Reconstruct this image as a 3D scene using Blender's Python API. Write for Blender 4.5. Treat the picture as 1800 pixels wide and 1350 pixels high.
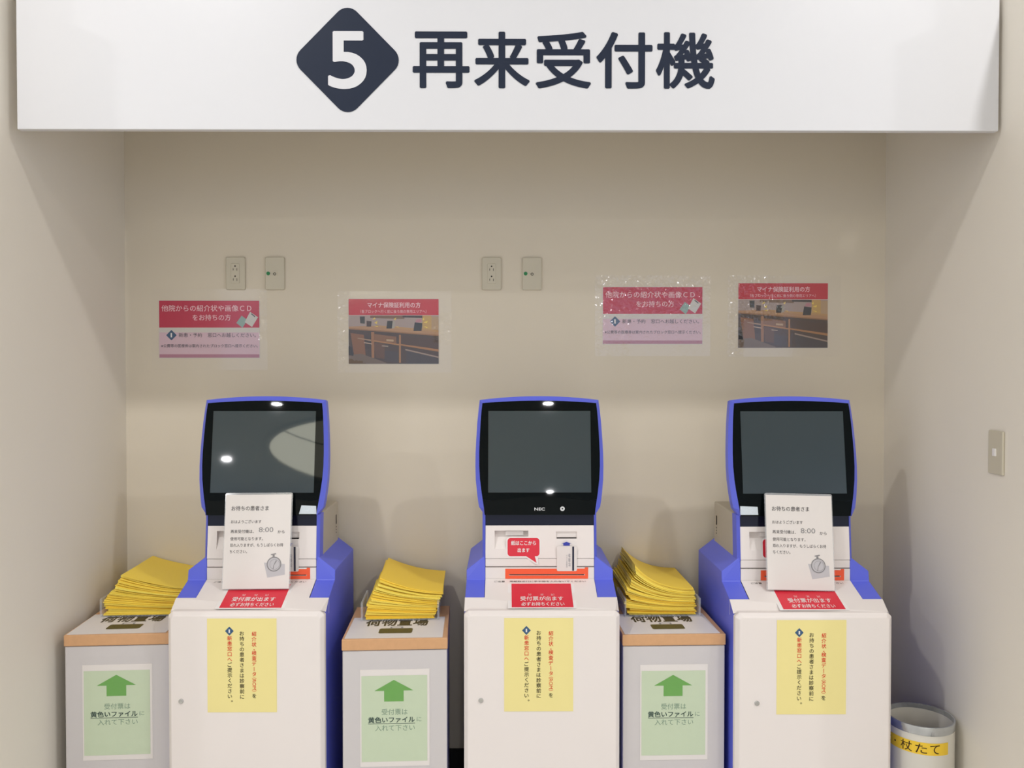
import bpy, math, random
from mathutils import Vector, Matrix

random.seed(7)
S = bpy.context.scene
for o in list(bpy.data.objects):
    bpy.data.objects.remove(o, do_unlink=True)
COL = S.collection

# ------------------------------------------------------------------ camera
# x right, y into the recess (back wall at y = 0), z up, metres.
F_PX = 1450.0
cam_d = bpy.data.cameras.new('camera')
cam = bpy.data.objects.new('camera', cam_d)
COL.objects.link(cam)
cam_d.sensor_fit = 'HORIZONTAL'
cam_d.sensor_width = 36.0
cam_d.lens = F_PX / 1800.0 * 36.0
cam_d.clip_start = 0.02
cam.location = (0.0, -3.045, 1.5)
cam.rotation_euler = (math.radians(90 - 0.99), 0.0, math.radians(-0.395))
S.camera = cam

# ------------------------------------------------------------------ world, exposure
W = bpy.data.worlds.new('hall_ambient')
S.world = W
W.use_nodes = True
bg = W.node_tree.nodes['Background']
bg.inputs[0].default_value = (0.92, 0.99, 1.16, 1)
bg.inputs[1].default_value = 1.22
vs = S.view_settings
vs.view_transform = 'Standard'
vs.look = 'None'
vs.gamma = 1.0
vs.use_curve_mapping = False
vs.exposure = -0.20

CEIL = 3.6
# ceiling downlights of the hall, the last two added to brighten the side walls: x, y, watts (their lamps are made by downlight() below)
DOWNLIGHTS = [(-1.29, -1.98, 29), (1.63, -1.96, 29), (0.10, -3.9, 7),
              (-3.35, -9.42, 60), (0.61, -9.39, 60), (6.2, -9.4, 60),
              (-5.61, -14.1, 60), (1.14, -19.24, 60), (-3.7, -3.3, 34), (3.7, -3.3, 34)]

# ------------------------------------------------------------------ materials
def lin(c):
    c = c / 255.0
    return c / 12.92 if c <= 0.04045 else ((c + 0.055) / 1.055) ** 2.4

def rgb(r, g, b):
    return (lin(r), lin(g), lin(b), 1.0)

MATS = {}
def mat(name, col, rough=0.5, spec=0.5, metal=0.0, coat=0.0, noise=0.0, nscale=30.0, bump=0.0, bscale=200.0):
    if name in MATS:
        return MATS[name]
    m = bpy.data.materials.new(name)
    m.use_nodes = True
    nt = m.node_tree
    p = nt.nodes['Principled BSDF']
    c = rgb(*col)
    p.inputs['Base Color'].default_value = c
    p.inputs['Roughness'].default_value = rough
    p.inputs['Metallic'].default_value = metal
    p.inputs['Specular IOR Level'].default_value = spec
    p.inputs['Coat Weight'].default_value = coat
    p.inputs['Coat Roughness'].default_value = 0.05
    tc = nt.nodes.new('ShaderNodeTexCoord')
    nz = nt.nodes.new('ShaderNodeTexNoise')
    nz.inputs['Scale'].default_value = nscale
    nz.inputs['Detail'].default_value = 4
    nt.links.new(tc.outputs['Object'], nz.inputs['Vector'])
    mx = nt.nodes.new('ShaderNodeMix'); mx.data_type = 'RGBA'
    mx.inputs['A'].default_value = tuple(v * (1 - noise) for v in c[:3]) + (1,)
    mx.inputs['B'].default_value = tuple(min(1, v * (1 + noise)) for v in c[:3]) + (1,)
    nt.links.new(nz.outputs['Fac'], mx.inputs['Factor'])
    nt.links.new(mx.outputs['Result'], p.inputs['Base Color'])
    if bump:
        n2 = nt.nodes.new('ShaderNodeTexNoise')
        n2.inputs['Scale'].default_value = bscale
        n2.inputs['Detail'].default_value = 3
        nt.links.new(tc.outputs['Object'], n2.inputs['Vector'])
        bp = nt.nodes.new('ShaderNodeBump')
        bp.inputs['Strength'].default_value = bump
        bp.inputs['Distance'].default_value = 0.002
        nt.links.new(n2.outputs['Fac'], bp.inputs['Height'])
        nt.links.new(bp.outputs['Normal'], p.inputs['Normal'])
    MATS[name] = m
    return m

def film_mat(name, bump, bscale, fac=0.93, rough=0.06, tint=(0.9, 0.9, 0.9), metal=0.0, dist=0.004):
    """clear plastic film / acrylic: mostly see-through, with a wrinkled gloss"""
    m = bpy.data.materials.new(name); m.use_nodes = True
    nt = m.node_tree; nt.nodes.clear()
    out = nt.nodes.new('ShaderNodeOutputMaterial')
    tr = nt.nodes.new('ShaderNodeBsdfTransparent')
    tr.inputs[0].default_value = (1, 1, 1, 1)
    pr = nt.nodes.new('ShaderNodeBsdfPrincipled')
    pr.inputs['Base Color'].default_value = tint + (1,)
    pr.inputs['Roughness'].default_value = rough
    pr.inputs['Specular IOR Level'].default_value = 1.0
    pr.inputs['Metallic'].default_value = metal
    mix = nt.nodes.new('ShaderNodeMixShader'); mix.inputs[0].default_value = 1 - fac
    nt.links.new(tr.outputs[0], mix.inputs[1]); nt.links.new(pr.outputs[0], mix.inputs[2])
    nt.links.new(mix.outputs[0], out.inputs['Surface'])
    if bump:
        tc = nt.nodes.new('ShaderNodeTexCoord')
        nz = nt.nodes.new('ShaderNodeTexNoise'); nz.inputs['Scale'].default_value = bscale
        nz.inputs['Detail'].default_value = 2; nz.inputs['Roughness'].default_value = 0.6
        nt.links.new(tc.outputs['Object'], nz.inputs['Vector'])
        bp = nt.nodes.new('ShaderNodeBump'); bp.inputs['Strength'].default_value = bump
        bp.inputs['Distance'].default_value = dist
        nt.links.new(nz.outputs['Fac'], bp.inputs['Height'])
        nt.links.new(bp.outputs['Normal'], pr.inputs['Normal'])
    return m

def emit_mat(name, col, strength):
    m = bpy.data.materials.new(name); m.use_nodes = True
    nt = m.node_tree; nt.nodes.clear()
    out = nt.nodes.new('ShaderNodeOutputMaterial'); e = nt.nodes.new('ShaderNodeEmission')
    e.inputs[0].default_value = col; e.inputs[1].default_value = strength
    nt.links.new(e.outputs[0], out.inputs['Surface'])
    return m

def attr_mat(name, rough=0.4):
    m = bpy.data.materials.new(name); m.use_nodes = True
    nt = m.node_tree; p = nt.nodes['Principled BSDF']
    a = nt.nodes.new('ShaderNodeAttribute'); a.attribute_name = 'ink'
    nt.links.new(a.outputs['Color'], p.inputs['Base Color'])
    p.inputs['Roughness'].default_value = rough
    return m

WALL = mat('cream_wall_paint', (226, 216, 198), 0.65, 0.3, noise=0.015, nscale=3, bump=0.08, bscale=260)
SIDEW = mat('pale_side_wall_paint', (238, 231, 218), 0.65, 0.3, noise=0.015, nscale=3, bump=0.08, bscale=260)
SOFFIT = mat('white_ceiling_board', (225, 222, 214), 0.8, 0.2, noise=0.02)
FLOOR = mat('pale_beige_floor', (226, 222, 214), 0.35, 0.5, noise=0.06, nscale=5)
BASEB = mat('black_baseboard', (18, 20, 22), 0.5, 0.4)
SIGNW = mat('sign_white', (219, 219, 222), 0.35, 0.4, noise=0.005)
NAVY = mat('sign_navy_vinyl', (30, 39, 58), 0.45, 0.25, noise=0.05)
KWHITE = mat('kiosk_white_plastic', (238, 230, 226), 0.42, 0.4, noise=0.01, nscale=6)
KCREAM = mat('kiosk_cream_housing', (188, 179, 162), 0.5, 0.4)
KBLUE = mat('kiosk_blue_plastic', (98, 109, 224), 0.4, 0.45, noise=0.02, nscale=8)
GLASS = mat('black_glass', (6, 12, 14), 0.02, 0.1)
LCD = mat('switched_off_screen', (38, 53, 60), 0.025, 0.75, noise=0.02, nscale=40)
BANDM = mat('dark_gloss_band', (20, 21, 38), 0.06, 0.25)
GAP = mat('dark_gap', (35, 30, 30), 0.8, 0.1)
GREYSEAM = mat('seam_grey', (92, 84, 84), 0.8, 0.1)
ORANGE = mat('orange_red_tape', (255, 98, 60), 0.4, 0.4, noise=0.05, nscale=25)
RED = mat('red_print', (222, 48, 66), 0.35, 0.4, noise=0.05, nscale=20)
WHITEP = mat('white_print', (240, 236, 234), 0.4, 0.3)
YELP = mat('pale_yellow_paper', (243, 229, 156), 0.45, 0.4, noise=0.02, nscale=12)
BLACKI = mat('black_ink', (48, 44, 30), 0.5, 0.3)
REDI = mat('red_ink', (222, 62, 44), 0.5, 0.3)
BLUEE = mat('blue_emblem', (62, 94, 128), 0.5, 0.3)
SILVER = mat('lock_chrome', (190, 190, 190), 0.25, 0.5, metal=1.0)
GREYBOX = mat('pale_grey_laminate', (209, 204, 204), 0.45, 0.4, noise=0.01)
WOOD = mat('beech_edge', (214, 166, 122), 0.5, 0.35, noise=0.08, nscale=60)
GREENP = mat('pale_green_paper', (201, 215, 186), 0.45, 0.3, noise=0.02)
GREENI = mat('green_arrow_ink', (108, 168, 82), 0.45, 0.3, noise=0.03)
DKGREEN = mat('dark_green_ink', (40, 70, 62), 0.5, 0.3)
GREYI = mat('grey_green_ink', (124, 152, 130), 0.5, 0.3)
OLIVE = mat('olive_bag_ink', (84, 76, 34), 0.5, 0.3, noise=0.06)
DKOLIVE = mat('dark_olive_ink', (58, 52, 34), 0.5, 0.3)
PAPER = mat('white_paper', (232, 226, 222), 0.5, 0.3, noise=0.006, nscale=10)
WPAPER = mat('poster_paper', (218, 212, 206), 0.5, 0.3, noise=0.01)
GREYINK = mat('soft_black_ink', (84, 80, 82), 0.5, 0.3)
LTGREYINK = mat('light_grey_ink', (160, 160, 168), 0.5, 0.3)
PENCIL = mat('pencil_grey', (140, 138, 140), 0.5, 0.3)
PADGREY = mat('grey_pad', (196, 194, 198), 0.5, 0.3)
CRIMSON = mat('crimson_print', (196, 36, 74), 0.35, 0.4, noise=0.05)
PINKW = mat('pinkish_white_ink', (246, 206, 214), 0.4, 0.3)
PINK = mat('pale_pink_print', (222, 192, 204), 0.45, 0.3, noise=0.03, nscale=8)
ROSE = mat('rose_strip_print', (186, 132, 152), 0.45, 0.3)
SLATE = mat('slate_ink', (84, 80, 92), 0.5, 0.3)
MINT = mat('mint_print', (150, 178, 172), 0.5, 0.3)
PALEC = mat('pale_card_print', (214, 212, 206), 0.5, 0.3)
PLATE = mat('beige_wall_plate', (206, 198, 178), 0.35, 0.5)
GREEND = mat('green_dot', (30, 130, 74), 0.4, 0.4)
STANDW = mat('bucket_white', (222, 218, 208), 0.35, 0.5)
TAPES = mat('silver_tape', (196, 200, 204), 0.22, 0.6, metal=0.75, noise=0.2, nscale=45, bump=0.5, bscale=60)
YTAPE = mat('yellow_label_tape', (244, 204, 58), 0.4, 0.4)
MARKER = mat('brown_black_marker', (60, 36, 14), 0.5, 0.3)
SILPATCH = mat('silver_patch', (214, 224, 232), 0.25, 0.6, noise=0.12, nscale=160)
LOGOW = mat('logo_grey_white', (212, 214, 216), 0.4, 0.4)
BLUEI = mat('blue_arrow_ink', (60, 70, 170), 0.45, 0.3)
NAVYI = mat('navy_stripe_ink', (44, 46, 66), 0.45, 0.3)
PHOTO = attr_mat('printed_photo')
FILM_FLAT = film_mat('clear_laminate', 0.6, 42, 0.972, 0.05, (0.92, 0.90, 0.95), 0.4, 0.008)
FILM_CRINKLED = film_mat('crinkled_laminate', 0.0, 1, 0.915, 0.115, (0.92, 0.90, 0.95), 0.85)
FILM_WALL = film_mat('wall_laminate', 0.0, 1, 0.95, 0.115, (0.92, 0.90, 0.96), 0.8)
ACRYL = film_mat('clear_acrylic', 0.0, 1, 0.72, 0.08, (0.86, 0.88, 0.90))
TUBE = emit_mat('downlight_lens_glow', (1, 0.95, 0.86, 1), 12.0)
COVE = emit_mat('lit_oval_cove', (1, 0.96, 0.76, 1), 5.2)

YF = bpy.data.materials.new('yellow_file_card'); YF.use_nodes = True
_nt = YF.node_tree; _p = _nt.nodes['Principled BSDF']; _p.inputs['Roughness'].default_value = 0.5
_oi = _nt.nodes.new('ShaderNodeObjectInfo'); _r = _nt.nodes.new('ShaderNodeValToRGB')
_r.color_ramp.elements[0].color = rgb(253, 212, 66); _r.color_ramp.elements[1].color = rgb(254, 233, 104)
_nt.links.new(_oi.outputs['Random'], _r.inputs[0]); _nt.links.new(_r.outputs[0], _p.inputs['Base Color'])

# ------------------------------------------------------------------ helpers
class MB:
    """collects vertices and faces of one mesh"""
    def __init__(self):
        self.v, self.f, self.c = [], [], []
    def add(self, verts, faces, col=None):
        n = len(self.v)
        self.v += [tuple(p) for p in verts]
        for f in faces:
            self.f.append([n + i for i in f]); self.c.append(col)
        return self
    def box(self, x0, x1, y0, y1, z0, z1):
        vs_ = [(x, y, z) for z in (z0, z1) for y in (y0, y1) for x in (x0, x1)]
        return self.add(vs_, [(0, 2, 3, 1), (4, 5, 7, 6), (0, 1, 5, 4), (2, 6, 7, 3), (0, 4, 6, 2), (1, 3, 7, 5)])
    def loft(self, rings, cap0=True, cap1=True):
        """rings of equal length, each a closed loop of 3-D points"""
        n = len(rings[0]); vs_ = [p for r in rings for p in r]; fs = []
        for k in range(len(rings) - 1):
            for i in range(n):
                j = (i + 1) % n
                fs.append((k * n + i, k * n + j, (k + 1) * n + j, (k + 1) * n + i))
        if cap0: fs.append(tuple(reversed(range(n))))
        if cap1: fs.append(tuple(range((len(rings) - 1) * n, len(rings) * n)))
        return self.add(vs_, fs)
    def mesh(self, name):
        me = bpy.data.meshes.new(name)
        me.from_pydata(self.v, [], self.f)
        if any(c is not None for c in self.c):
            a = me.color_attributes.new('ink', 'FLOAT_COLOR', 'CORNER')
            for p in me.polygons:
                for li in p.loop_indices:
                    a.data[li].color = self.c[p.index] or (1, 1, 1, 1)
        me.update()
        return me

def obj(name, mb, m, parent=None, recalc=True, bevel=0.0, smooth=False, seg=2):
    me = mb.mesh(name) if isinstance(mb, MB) else mb
    if recalc and isinstance(mb, MB):
        import bmesh
        b = bmesh.new(); b.from_mesh(me)
        bmesh.ops.recalc_face_normals(b, faces=b.faces); b.to_mesh(me); b.free()
    o = bpy.data.objects.new(name, me); COL.objects.link(o)
    me.materials.append(m)
    if parent: o.parent = parent
    if bevel:
        bm_ = o.modifiers.new('soft_edges', 'BEVEL'); bm_.width = bevel; bm_.segments = seg
        bm_.limit_method = 'ANGLE'; bm_.angle_limit = math.radians(28)
    if smooth:
        for p in me.polygons: p.use_smooth = True
        try:
            me.set_sharp_from_angle(angle=math.radians(35))
        except Exception:
            pass
    return o

def tag(o, label=None, cat=None, group=None, kind=None):
    if label: o['label'] = label
    if cat: o['category'] = cat
    if group: o['group'] = group
    if kind: o['kind'] = kind
    return o

def thing(name, label, cat, loc, rotz=0.0, group=None):
    o = bpy.data.objects.new(name, None); COL.objects.link(o)
    o.empty_display_size = 0.05
    o.location = loc; o.rotation_euler = (0, 0, rotz)
    return tag(o, label, cat, group)

def struct(name, mb, m, label=None):
    o = obj(name, mb, m); o['kind'] = 'structure'
    if label: o['label'] = label
    return o

class Frame:
    """a flat drawing surface: origin, right and up directions; h is the height above it"""
    def __init__(self, o, ux=(1, 0, 0), uy=(0, 0, 1)):
        self.o, self.ux, self.uy = Vector(o), Vector(ux).normalized(), Vector(uy).normalized()
        self.n = self.ux.cross(self.uy)
    def p(self, x, y, h=0.0):
        return self.o + self.ux * x + self.uy * y + self.n * h
    def turned(self, deg, x=0, y=0):
        a = math.radians(deg)
        return Frame(self.p(x, y), self.ux * math.cos(a) + self.uy * math.sin(a), self.uy * math.cos(a) - self.ux * math.sin(a))

def rect(x0, y0, x1, y1):
    return [(x0, y0), (x1, y0), (x1, y1), (x0, y1)]

def rrect(x0, y0, x1, y1, r, n=5):
    pts = []
    for cx, cy, a0 in ((x1 - r, y1 - r, 0), (x0 + r, y1 - r, 90), (x0 + r, y0 + r, 180), (x1 - r, y0 + r, 270)):
        for k in range(n + 1):
            a = math.radians(a0 + 90 * k / n); pts.append((cx + r * math.cos(a), cy + r * math.sin(a)))
    return pts

def disc(cx, cy, r, n=24, ry=None):
    ry = ry or r
    return [(cx + r * math.cos(2 * math.pi * k / n), cy + ry * math.sin(2 * math.pi * k / n)) for k in range(n)]

def ring_polys(cx, cy, r0, r1, n=28):
    out = []
    for k in range(n):
        a, b = 2 * math.pi * k / n, 2 * math.pi * (k + 1) / n
        out.append([(cx + r * math.cos(t), cy + r * math.sin(t)) for r, t in ((r0, a), (r1, a), (r1, b), (r0, b))])
    return out

def rdiamond(cx, cy, rx, ry, r=0.22, n=5):
    """a square on its corner with rounded corners"""
    pts = []
    for k in range(4):
        a = math.pi / 2 * k
        c = (math.cos(a) * (1 - r * 1.414), math.sin(a) * (1 - r * 1.414))
        for i in range(n + 1):
            t = a - math.pi / 4 + math.pi / 2 * i / n
            pts.append((cx + rx * (c[0] + r * math.cos(t)), cy + ry * (c[1] + r * math.sin(t))))
    s = 1.0 / max(1e-6, (1 - r * 1.414) + r)
    return [(cx + (x - cx) * s, cy + (y - cy) * s) for x, y in pts]

def arrow_up(cx, y0, y1, shaft, head, hh):
    """block arrow: y0 foot, y1 tip"""
    return [(cx - shaft, y0), (cx + shaft, y0), (cx + shaft, y1 - hh), (cx + head, y1 - hh), (cx, y1), (cx - head, y1 - hh), (cx - shaft, y1 - hh)]

def flat(name, fr, polys, m, parent, h=0.0004):
    b = MB()
    for p in polys:
        b.add([fr.p(x, y, h) for x, y in p], [tuple(range(len(p)))])
    return obj(name, b, m, parent, recalc=False)

def slab(name, fr, poly, m, parent, h0, h1, bevel=0.0):
    b = MB(); b.loft([[fr.p(x, y, h0) for x, y in poly], [fr.p(x, y, h1) for x, y in poly]])
    return obj(name, b, m, parent, bevel=bevel)

TXT = {}
def glyphs(s, bold=0.0, res=3):
    """outline of a line of text as (vertices, faces, bounding box), em = 1"""
    key = (s, bold, res)
    if key in TXT: return TXT[key]
    cu = bpy.data.curves.new('lettering_outline', 'FONT')
    cu.body = s; cu.size = 1.0; cu.resolution_u = res
    o = bpy.data.objects.new('lettering_outline', cu); COL.objects.link(o)
    bpy.context.view_layer.update()
    dg = bpy.context.evaluated_depsgraph_get()
    me = bpy.data.meshes.new_from_object(o.evaluated_get(dg))
    v = [(p.co.x, p.co.y) for p in me.vertices]; f = [tuple(p.vertices) for p in me.polygons]
    bpy.data.objects.remove(o, do_unlink=True); bpy.data.curves.remove(cu); bpy.data.meshes.remove(me)
    if bold > 0:      # heavier strokes: the outline stamped in a small ring
        k = 4 if bold <= 0.012 else 8
        v0, f0 = v, f; v, f = [], []
        for i in range(k):
            t = 2 * math.pi * (i + 0.5) / k; n0 = len(v)
            v += [(x + bold * math.cos(t), y + bold * math.sin(t)) for x, y in v0]
            f += [tuple(n0 + j for j in q) for q in f0]
    xs = [p[0] for p in v] or [0]; ys = [p[1] for p in v] or [0]
    TXT[key] = (v, f, (min(xs), min(ys), max(xs), max(ys)))
    return TXT[key]

def put_text(b, fr, s, x0, x1, yc, hgt=None, bold=0.0, rot=0.0, h=0.0008, res=3):
    """text fitted between x0 and x1, centred on yc; hgt = full letter height or None to keep the proportions"""
    v, f, (a0, b0, a1, b1) = glyphs(s, bold, res)
    if not v: return
    sx = (x1 - x0) / max(1e-6, a1 - a0)
    sy = sx if hgt is None else hgt / max(1e-6, b1 - b0)
    cx, cy = (x0 + x1) / 2, yc
    ca, sa = math.cos(math.radians(rot)), math.sin(math.radians(rot))
    pts = []
    per = max(1, len(v) // (1 if not bold else (4 if bold <= 0.012 else 8)))
    for i, (x, y) in enumerate(v):
        dx, dy = (x - (a0 + a1) / 2) * sx, (y - (b0 + b1) / 2) * sy
        pts.append(fr.p(cx + dx * ca - dy * sa, cy + dx * sa + dy * ca, h + 4e-6 * (i // per)))
    b.add(pts, f)

def text(name, fr, lines, m, parent, h=0.0008, bold=0.0, res=3):
    """lines: (string, x0, x1, yc, height or None)"""
    o = None
    for l in lines:
        b = MB()
        put_text(b, fr, l[0], l[1], l[2], l[3], l[4] if len(l) > 4 else None, bold, 0.0, h, res)
        o = obj(name, b, m, parent, recalc=False)
    return o

def column_text(b, fr, s, x, y, pitch, size, bold=0.0, h=0.0008):
    """vertical writing, one cell per character"""
    for ch in s:
        if ch == 'ー' or ch in '（）':
            v, f, (a0, b0, a1, b1) = glyphs(ch, bold, 3)
            pts = []
            cxm, cym = (a0 + a1) / 2, (b0 + b1) / 2
            per = max(1, len(v) // (1 if not bold else (4 if bold <= 0.012 else 8)))
            for i, (px, py) in enumerate(v):
                pts.append(fr.p(x + (py - cym) * size, y - (px - cxm) * size, h + 4e-6 * (i // per)))
            b.add(pts, f); y -= pitch * (1.0 if ch == 'ー' else 0.45)
            continue
        v, f, (a0, b0, a1, b1) = glyphs(ch, bold, 3)
        ox, oy = (a0 + a1) / 2, 0.36
        if ch == '。': ox, oy = a0 - 0.25, 0.0
        per = max(1, len(v) // (1 if not bold else (4 if bold <= 0.012 else 8)))
        b.add([fr.p(x + (px - ox) * size, y + (py - oy) * size, h + 4e-6 * (i // per)) for i, (px, py) in enumerate(v)], f)
        y -= pitch * (0.62 if ch == '・' else 1.0)
    return y

# ------------------------------------------------------------------ the setting
RX = 1.40            # half width of the recess
YF_ = -1.02          # front end of its side walls
struct('wall_back', MB().box(-RX - 0.1, RX + 0.1, 0, 0.1, 0, 2.6), WALL)
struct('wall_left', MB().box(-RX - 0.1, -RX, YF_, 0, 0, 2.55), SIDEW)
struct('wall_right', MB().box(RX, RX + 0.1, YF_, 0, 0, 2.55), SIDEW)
struct('wall_hall_left', MB().box(-7.0, -RX - 0.1, YF_, YF_ + 0.1, 0, CEIL), WALL)
struct('wall_hall_right', MB().box(RX + 0.1, 7.0, YF_, YF_ + 0.1, 0, CEIL), WALL)
struct('ceiling_recess', MB().box(-RX - 0.1, RX + 0.1, -0.68, 0.1, 2.55, 2.65), SOFFIT)
struct('wall_header', MB().box(-RX - 0.1, RX + 0.1, -0.68, -0.60, 2.65, CEIL), WALL)
struct('floor', MB().box(-7.0, 7.0, -22.0, 0.1, -0.1, 0), FLOOR)
struct('ceiling', MB().box(-14.0, 14.0, -22.0, -0.60, CEIL, CEIL + 0.1), SOFFIT)
struct('baseboard_back', MB().box(-RX, RX, -0.012, 0, 0, 0.093), BASEB)
struct('baseboard_left', MB().box(-RX, -RX + 0.012, YF_, -0.012, 0, 0.093), BASEB)
struct('baseboard_right', MB().box(RX - 0.012, RX, YF_, -0.012, 0, 0.093), BASEB)

# ------------------------------------------------------------------ header sign
sg = thing('hanging_sign', 'wide white overhead sign with a navy diamond 5 and five navy characters', 'sign', (0.005, -0.715, 2.173))
obj('panel', MB().box(-1.374, 1.384, 0.0, 0.022, 0, 0.60), SIGNW, sg, bevel=0.002)
for sx in (-1.0, 0.0, 1.0):
    obj('bracket', MB().box(sx - 0.03, sx + 0.03, 0.022, 0.035, 0.50, 0.58), SILVER, sg)
SF = Frame((-0.005, 0, 0))
# diamond centre and characters (metres on the sign face)
dm = slab('diamond_emblem', SF, rdiamond(-0.4445, 0.1945, 0.143, 0.145, 0.24, 8), NAVY, sg, 0.0, 0.0015)
b = MB(); put_text(b, SF, '5', -0.499, -0.391, 0.194, 0.161, 0.016, 0, 0.0022, 8)
obj('numeral', b, SIGNW, dm, recalc=False)
for ch, x0, x1 in (('再', 727, 826), ('来', 834, 931), ('受', 941, 1038), ('付', 1047, 1145), ('機', 1151, 1254)):
    b = MB(); put_text(b, SF, ch, (x0 - 890) * 0.00161, (x1 - 890) * 0.00161, 0.1955, 0.158, 0.020, 0, 0.0012, 8)
    obj('character', b, NAVY, sg, recalc=False)

# ------------------------------------------------------------------ kiosks
def strips_panel(fr, x0, x1, z0, z1, holes, back=0.008):
    """front plate with recesses; hole = (x0, x1, z0, z1, depth at top, depth at bottom)"""
    b = MB()
    xs = sorted({x0, x1, *[h[0] for h in holes], *[h[1] for h in holes]})
    zs = sorted({z0, z1, *[h[2] for h in holes], *[h[3] for h in holes]})
    for i in range(len(xs) - 1):
        for k in range(len(zs) - 1):
            cx, cz = (xs[i] + xs[i + 1]) / 2, (zs[k] + zs[k + 1]) / 2
            if any(h[0] < cx < h[1] and h[2] < cz < h[3] for h in holes): continue
            b.add([fr.p(xs[i], zs[k]), fr.p(xs[i + 1], zs[k]), fr.p(xs[i + 1], zs[k + 1]), fr.p(xs[i], zs[k + 1])], [(0, 1, 2, 3)])
    for hx0, hx1, hz0, hz1, dt, db in holes:
        A, B, C, D = fr.p(hx0, hz0), fr.p(hx1, hz0), fr.p(hx1, hz1), fr.p(hx0, hz1)
        a, b_, c, d = fr.p(hx0, hz0, -db), fr.p(hx1, hz0, -db), fr.p(hx1, hz1, -dt), fr.p(hx0, hz1, -dt)
        b.add([A, B, C, D, a, b_, c, d], [(4, 5, 6, 7), (0, 1, 5, 4), (1, 2, 6, 5), (2, 3, 7, 6), (3, 0, 4, 7)])
    # rim that gives the plate its thickness
    c4 = [(x0, z0), (x1, z0), (x1, z1), (x0, z1)]
    f4 = [fr.p(x, z) for x, z in c4]; k4 = [fr.p(x, z, -back) for x, z in c4]
    b.add(f4 + k4, [(0, 4, 5, 1), (1, 5, 6, 2), (2, 6, 7, 3), (3, 7, 4, 0)])
    return b

TILT = math.radians(8.0)
def half_w(tab, v):
    for (v0, w0), (v1, w1) in zip(tab, tab[1:]):
        if v0 <= v <= v1:
            t = (v - v0) / (v1 - v0); return w0 + (w1 - w0) * t
    return tab[-1][1]
GW = [(v, w * 0.985) for v, w in [(0.0, .1815), (.02, .1835), (.05, .1882), (.072, .1917), (.115, .1972), (.158, .1998), (.2, .2), (.245, .1986), (.302, .1957), (.34, .1928), (.364, .190)]]
OW = [(v, w * 0.982) for v, w in [(0.004, .1855), (.026, .2008), (.05, .2050), (.072, .2078), (.115, .2122), (.158, .2136), (.2, .2132), (.245, .2112), (.302, .2078), (.35, .2030), (.3755, .1997)]]

def outline(tab, crest, vmin=None):
    """closed loop, bulging sides and a slightly arched top"""
    r = [(w, v) for v, w in tab if vmin is None or v >= vmin]
    vt = tab[-1][0]; wt = tab[-1][1]
    top = []
    for k in range(1, 12):
        t = k / 12; x = wt * (1 - 2 * t)
        top.append((x, vt + crest * (1 - (x / wt) ** 2)))
    return r + top + [(-x, y) for x, y in reversed(r)]

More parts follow.
